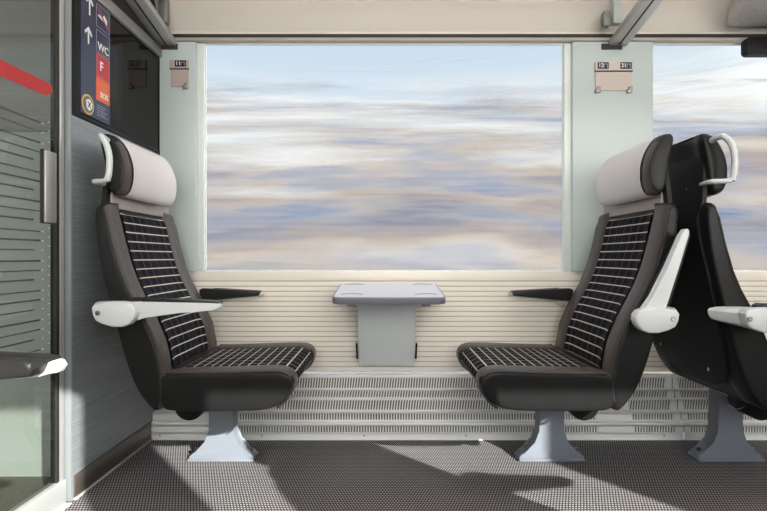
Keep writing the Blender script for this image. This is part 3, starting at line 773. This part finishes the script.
# ------------------------------------------------------------------ outside: sunlit hillside streaked by speed, sky with long clouds
def hill_mat():
    m, nt, out = new_mat('streaked_hillside')
    a = noise(nt, 1, (.075, .03, .42), 5, rough=.5); b = noise(nt, 1, (.10, .03, .60), 4, rough=.5); c_ = noise(nt, 1, (.02, .2, 3.2), 3, rough=.65)
    col = ramp(nt, a, [(.38, (.22, .30, .50)), (.45, (.42, .43, .53)), (.49, (.60, .52, .48)), (.55, (.60, .51, .45)), (.63, (.88, .80, .72))])
    col2 = ramp(nt, b, [(.39, (.30, .27, .32)), (.47, (.60, .51, .45)), (.53, (.58, .56, .58)), (.61, (.28, .38, .60))])
    col = mixc(nt, .5, col, col2)
    f = ramp(nt, c_, [(.34, (0, 0, 0)), (.66, (1, 1, 1))])
    col = mixc(nt, math_(nt, 'MULTIPLY', f, .22), col, (.78, .74, .70)); col = mixc(nt, .88, col, (0, 0, 0))
    d = N(nt, 'ShaderNodeBsdfDiffuse'); nt.links.new(col, d.inputs[0])
    t = nt.nodes.new('ShaderNodeBsdfTransparent')
    tc = nt.nodes.new('ShaderNodeTexCoord'); s = nt.nodes.new('ShaderNodeSeparateXYZ'); nt.links.new(tc.outputs['Object'], s.inputs[0])
    e = noise(nt, 1, (.05, .03, .42), 4)
    h = math_(nt, 'ADD', math_(nt, 'MULTIPLY', s.outputs[2], .060), math_(nt, 'MULTIPLY', e, 2.4))
    al = ramp(nt, h, [(.0, (0, 0, 0)), (1, (0, 0, 0))])
    mr = N(nt, 'ShaderNodeMapRange'); mr.inputs[1].default_value = 1.62; mr.inputs[2].default_value = 2.30; mr.inputs[3].default_value = 0; mr.inputs[4].default_value = 1  # hill dissolves with height and noise, standing in for haze
    nt.links.new(h, mr.inputs[0])
    mx = nt.nodes.new('ShaderNodeMixShader'); nt.links.new(mr.outputs[0], mx.inputs[0]); nt.links.new(d.outputs[0], mx.inputs[1]); nt.links.new(t.outputs[0], mx.inputs[2])
    nt.links.new(mx.outputs[0], out.inputs[0]); return m
M['hill'] = hill_mat()
bm = bm_new(); rows = []
for i in range(31):
    t = i / 30; y = 14 + 60 * t
    z = -5 + 42 * t
    rows.append([(x, y + 2 * math.sin(x * .05 + i), z + 1.1 * math.sin(x * .037 + i * .5) * t + .5 * math.sin(x * .11 + i)) for x in range(-140, 141, 5)])
loft(bm, rows, closed=False, caps=False)
hl = obj('hillside', bm, 'hill'); tag(hl, 'sunlit countryside rushing past outside the windows', 'landscape', kind='structure')

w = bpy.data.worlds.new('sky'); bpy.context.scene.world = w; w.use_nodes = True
nt = w.node_tree; nt.nodes.clear()
tc = nt.nodes.new('ShaderNodeTexCoord'); s = nt.nodes.new('ShaderNodeSeparateXYZ'); nt.links.new(tc.outputs['Generated'], s.inputs[0])
def wnoise(sc, st, det=4):
    mp = nt.nodes.new('ShaderNodeMapping'); mp.inputs['Scale'].default_value = st; nt.links.new(tc.outputs['Generated'], mp.inputs[0])
    n = N(nt, 'ShaderNodeTexNoise', Scale=sc, Detail=det, Roughness=.6); nt.links.new(mp.outputs[0], n.inputs['Vector']); return n.outputs['Fac']
grad = ramp(nt, s.outputs[2], [(.0, (.80, .80, .80)), (.18, (.86, .88, .92)), (.33, (.70, .80, .92)), (.45, (.60, .74, .90)), (.9, (.45, .62, .85))])
n1 = wnoise(2.2, (1.0, 1.0, 11))
n2 = wnoise(3.0, (1.2, 1.2, 16))
band = ramp(nt, s.outputs[2], [(.12, (1, 1, 1)), (.29, (.9, .9, .9)), (.355, (0, 0, 0))])
cl = math_(nt, 'MULTIPLY', ramp(nt, n1, [(.40, (0, 0, 0)), (.56, (1, 1, 1))]), band)
col = mixc(nt, cl, grad, (1.0, .99, .98))
gr = math_(nt, 'MULTIPLY', math_(nt, 'MULTIPLY', ramp(nt, n2, [(.50, (0, 0, 0)), (.66, (1, 1, 1))]), band), .6)
col = mixc(nt, gr, col, (.58, .64, .74))
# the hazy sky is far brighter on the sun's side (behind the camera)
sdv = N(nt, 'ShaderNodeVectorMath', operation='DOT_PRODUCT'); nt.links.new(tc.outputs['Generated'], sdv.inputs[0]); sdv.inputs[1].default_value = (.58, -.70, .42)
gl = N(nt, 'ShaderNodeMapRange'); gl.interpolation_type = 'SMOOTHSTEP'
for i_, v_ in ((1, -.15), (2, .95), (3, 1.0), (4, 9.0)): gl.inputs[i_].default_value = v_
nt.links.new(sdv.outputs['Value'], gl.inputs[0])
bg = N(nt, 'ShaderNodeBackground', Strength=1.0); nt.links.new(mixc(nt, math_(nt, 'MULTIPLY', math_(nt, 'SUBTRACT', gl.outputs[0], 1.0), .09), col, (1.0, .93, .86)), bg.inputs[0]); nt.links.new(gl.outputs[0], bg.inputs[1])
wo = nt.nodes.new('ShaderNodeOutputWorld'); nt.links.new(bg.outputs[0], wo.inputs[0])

# sun through the opposite windows
sd = bpy.data.lights.new('sun', 'SUN'); sd.energy = 15.5; sd.angle = math.radians(.6); sd.color = (1, .96, .90)
so = bpy.data.objects.new('sun', sd); C.objects.link(so)
el = math.radians(25.8)
dirv = Vector((-.64 * math.cos(el), .77 * math.cos(el), -math.sin(el)))
so.rotation_euler = dirv.to_track_quat('-Z', 'Y').to_euler(); so.location = (4, -8, 5)

# ------------------------------------------------------------------ camera and view
cd = bpy.data.cameras.new('camera'); cam = bpy.data.objects.new('camera', cd); C.objects.link(cam)
cd.sensor_width = 36; cd.lens = F_PX / 767 * 36; cd.shift_y = (CY - 255.5) / 767; cd.shift_x = -(CX - 383.5) / 767; cd.clip_start = .02
cam.location = (0, -CAMD, CAMZ); cam.rotation_euler = (math.pi / 2, 0, 0)
sc = bpy.context.scene; sc.camera = cam
sc.view_settings.view_transform = 'Standard'; sc.view_settings.look = 'None'; sc.view_settings.gamma = 1; sc.view_settings.exposure = 0.0; sc.view_settings.use_curve_mapping = False
sc.cycles.max_bounces = 10; sc.cycles.transparent_max_bounces = 16
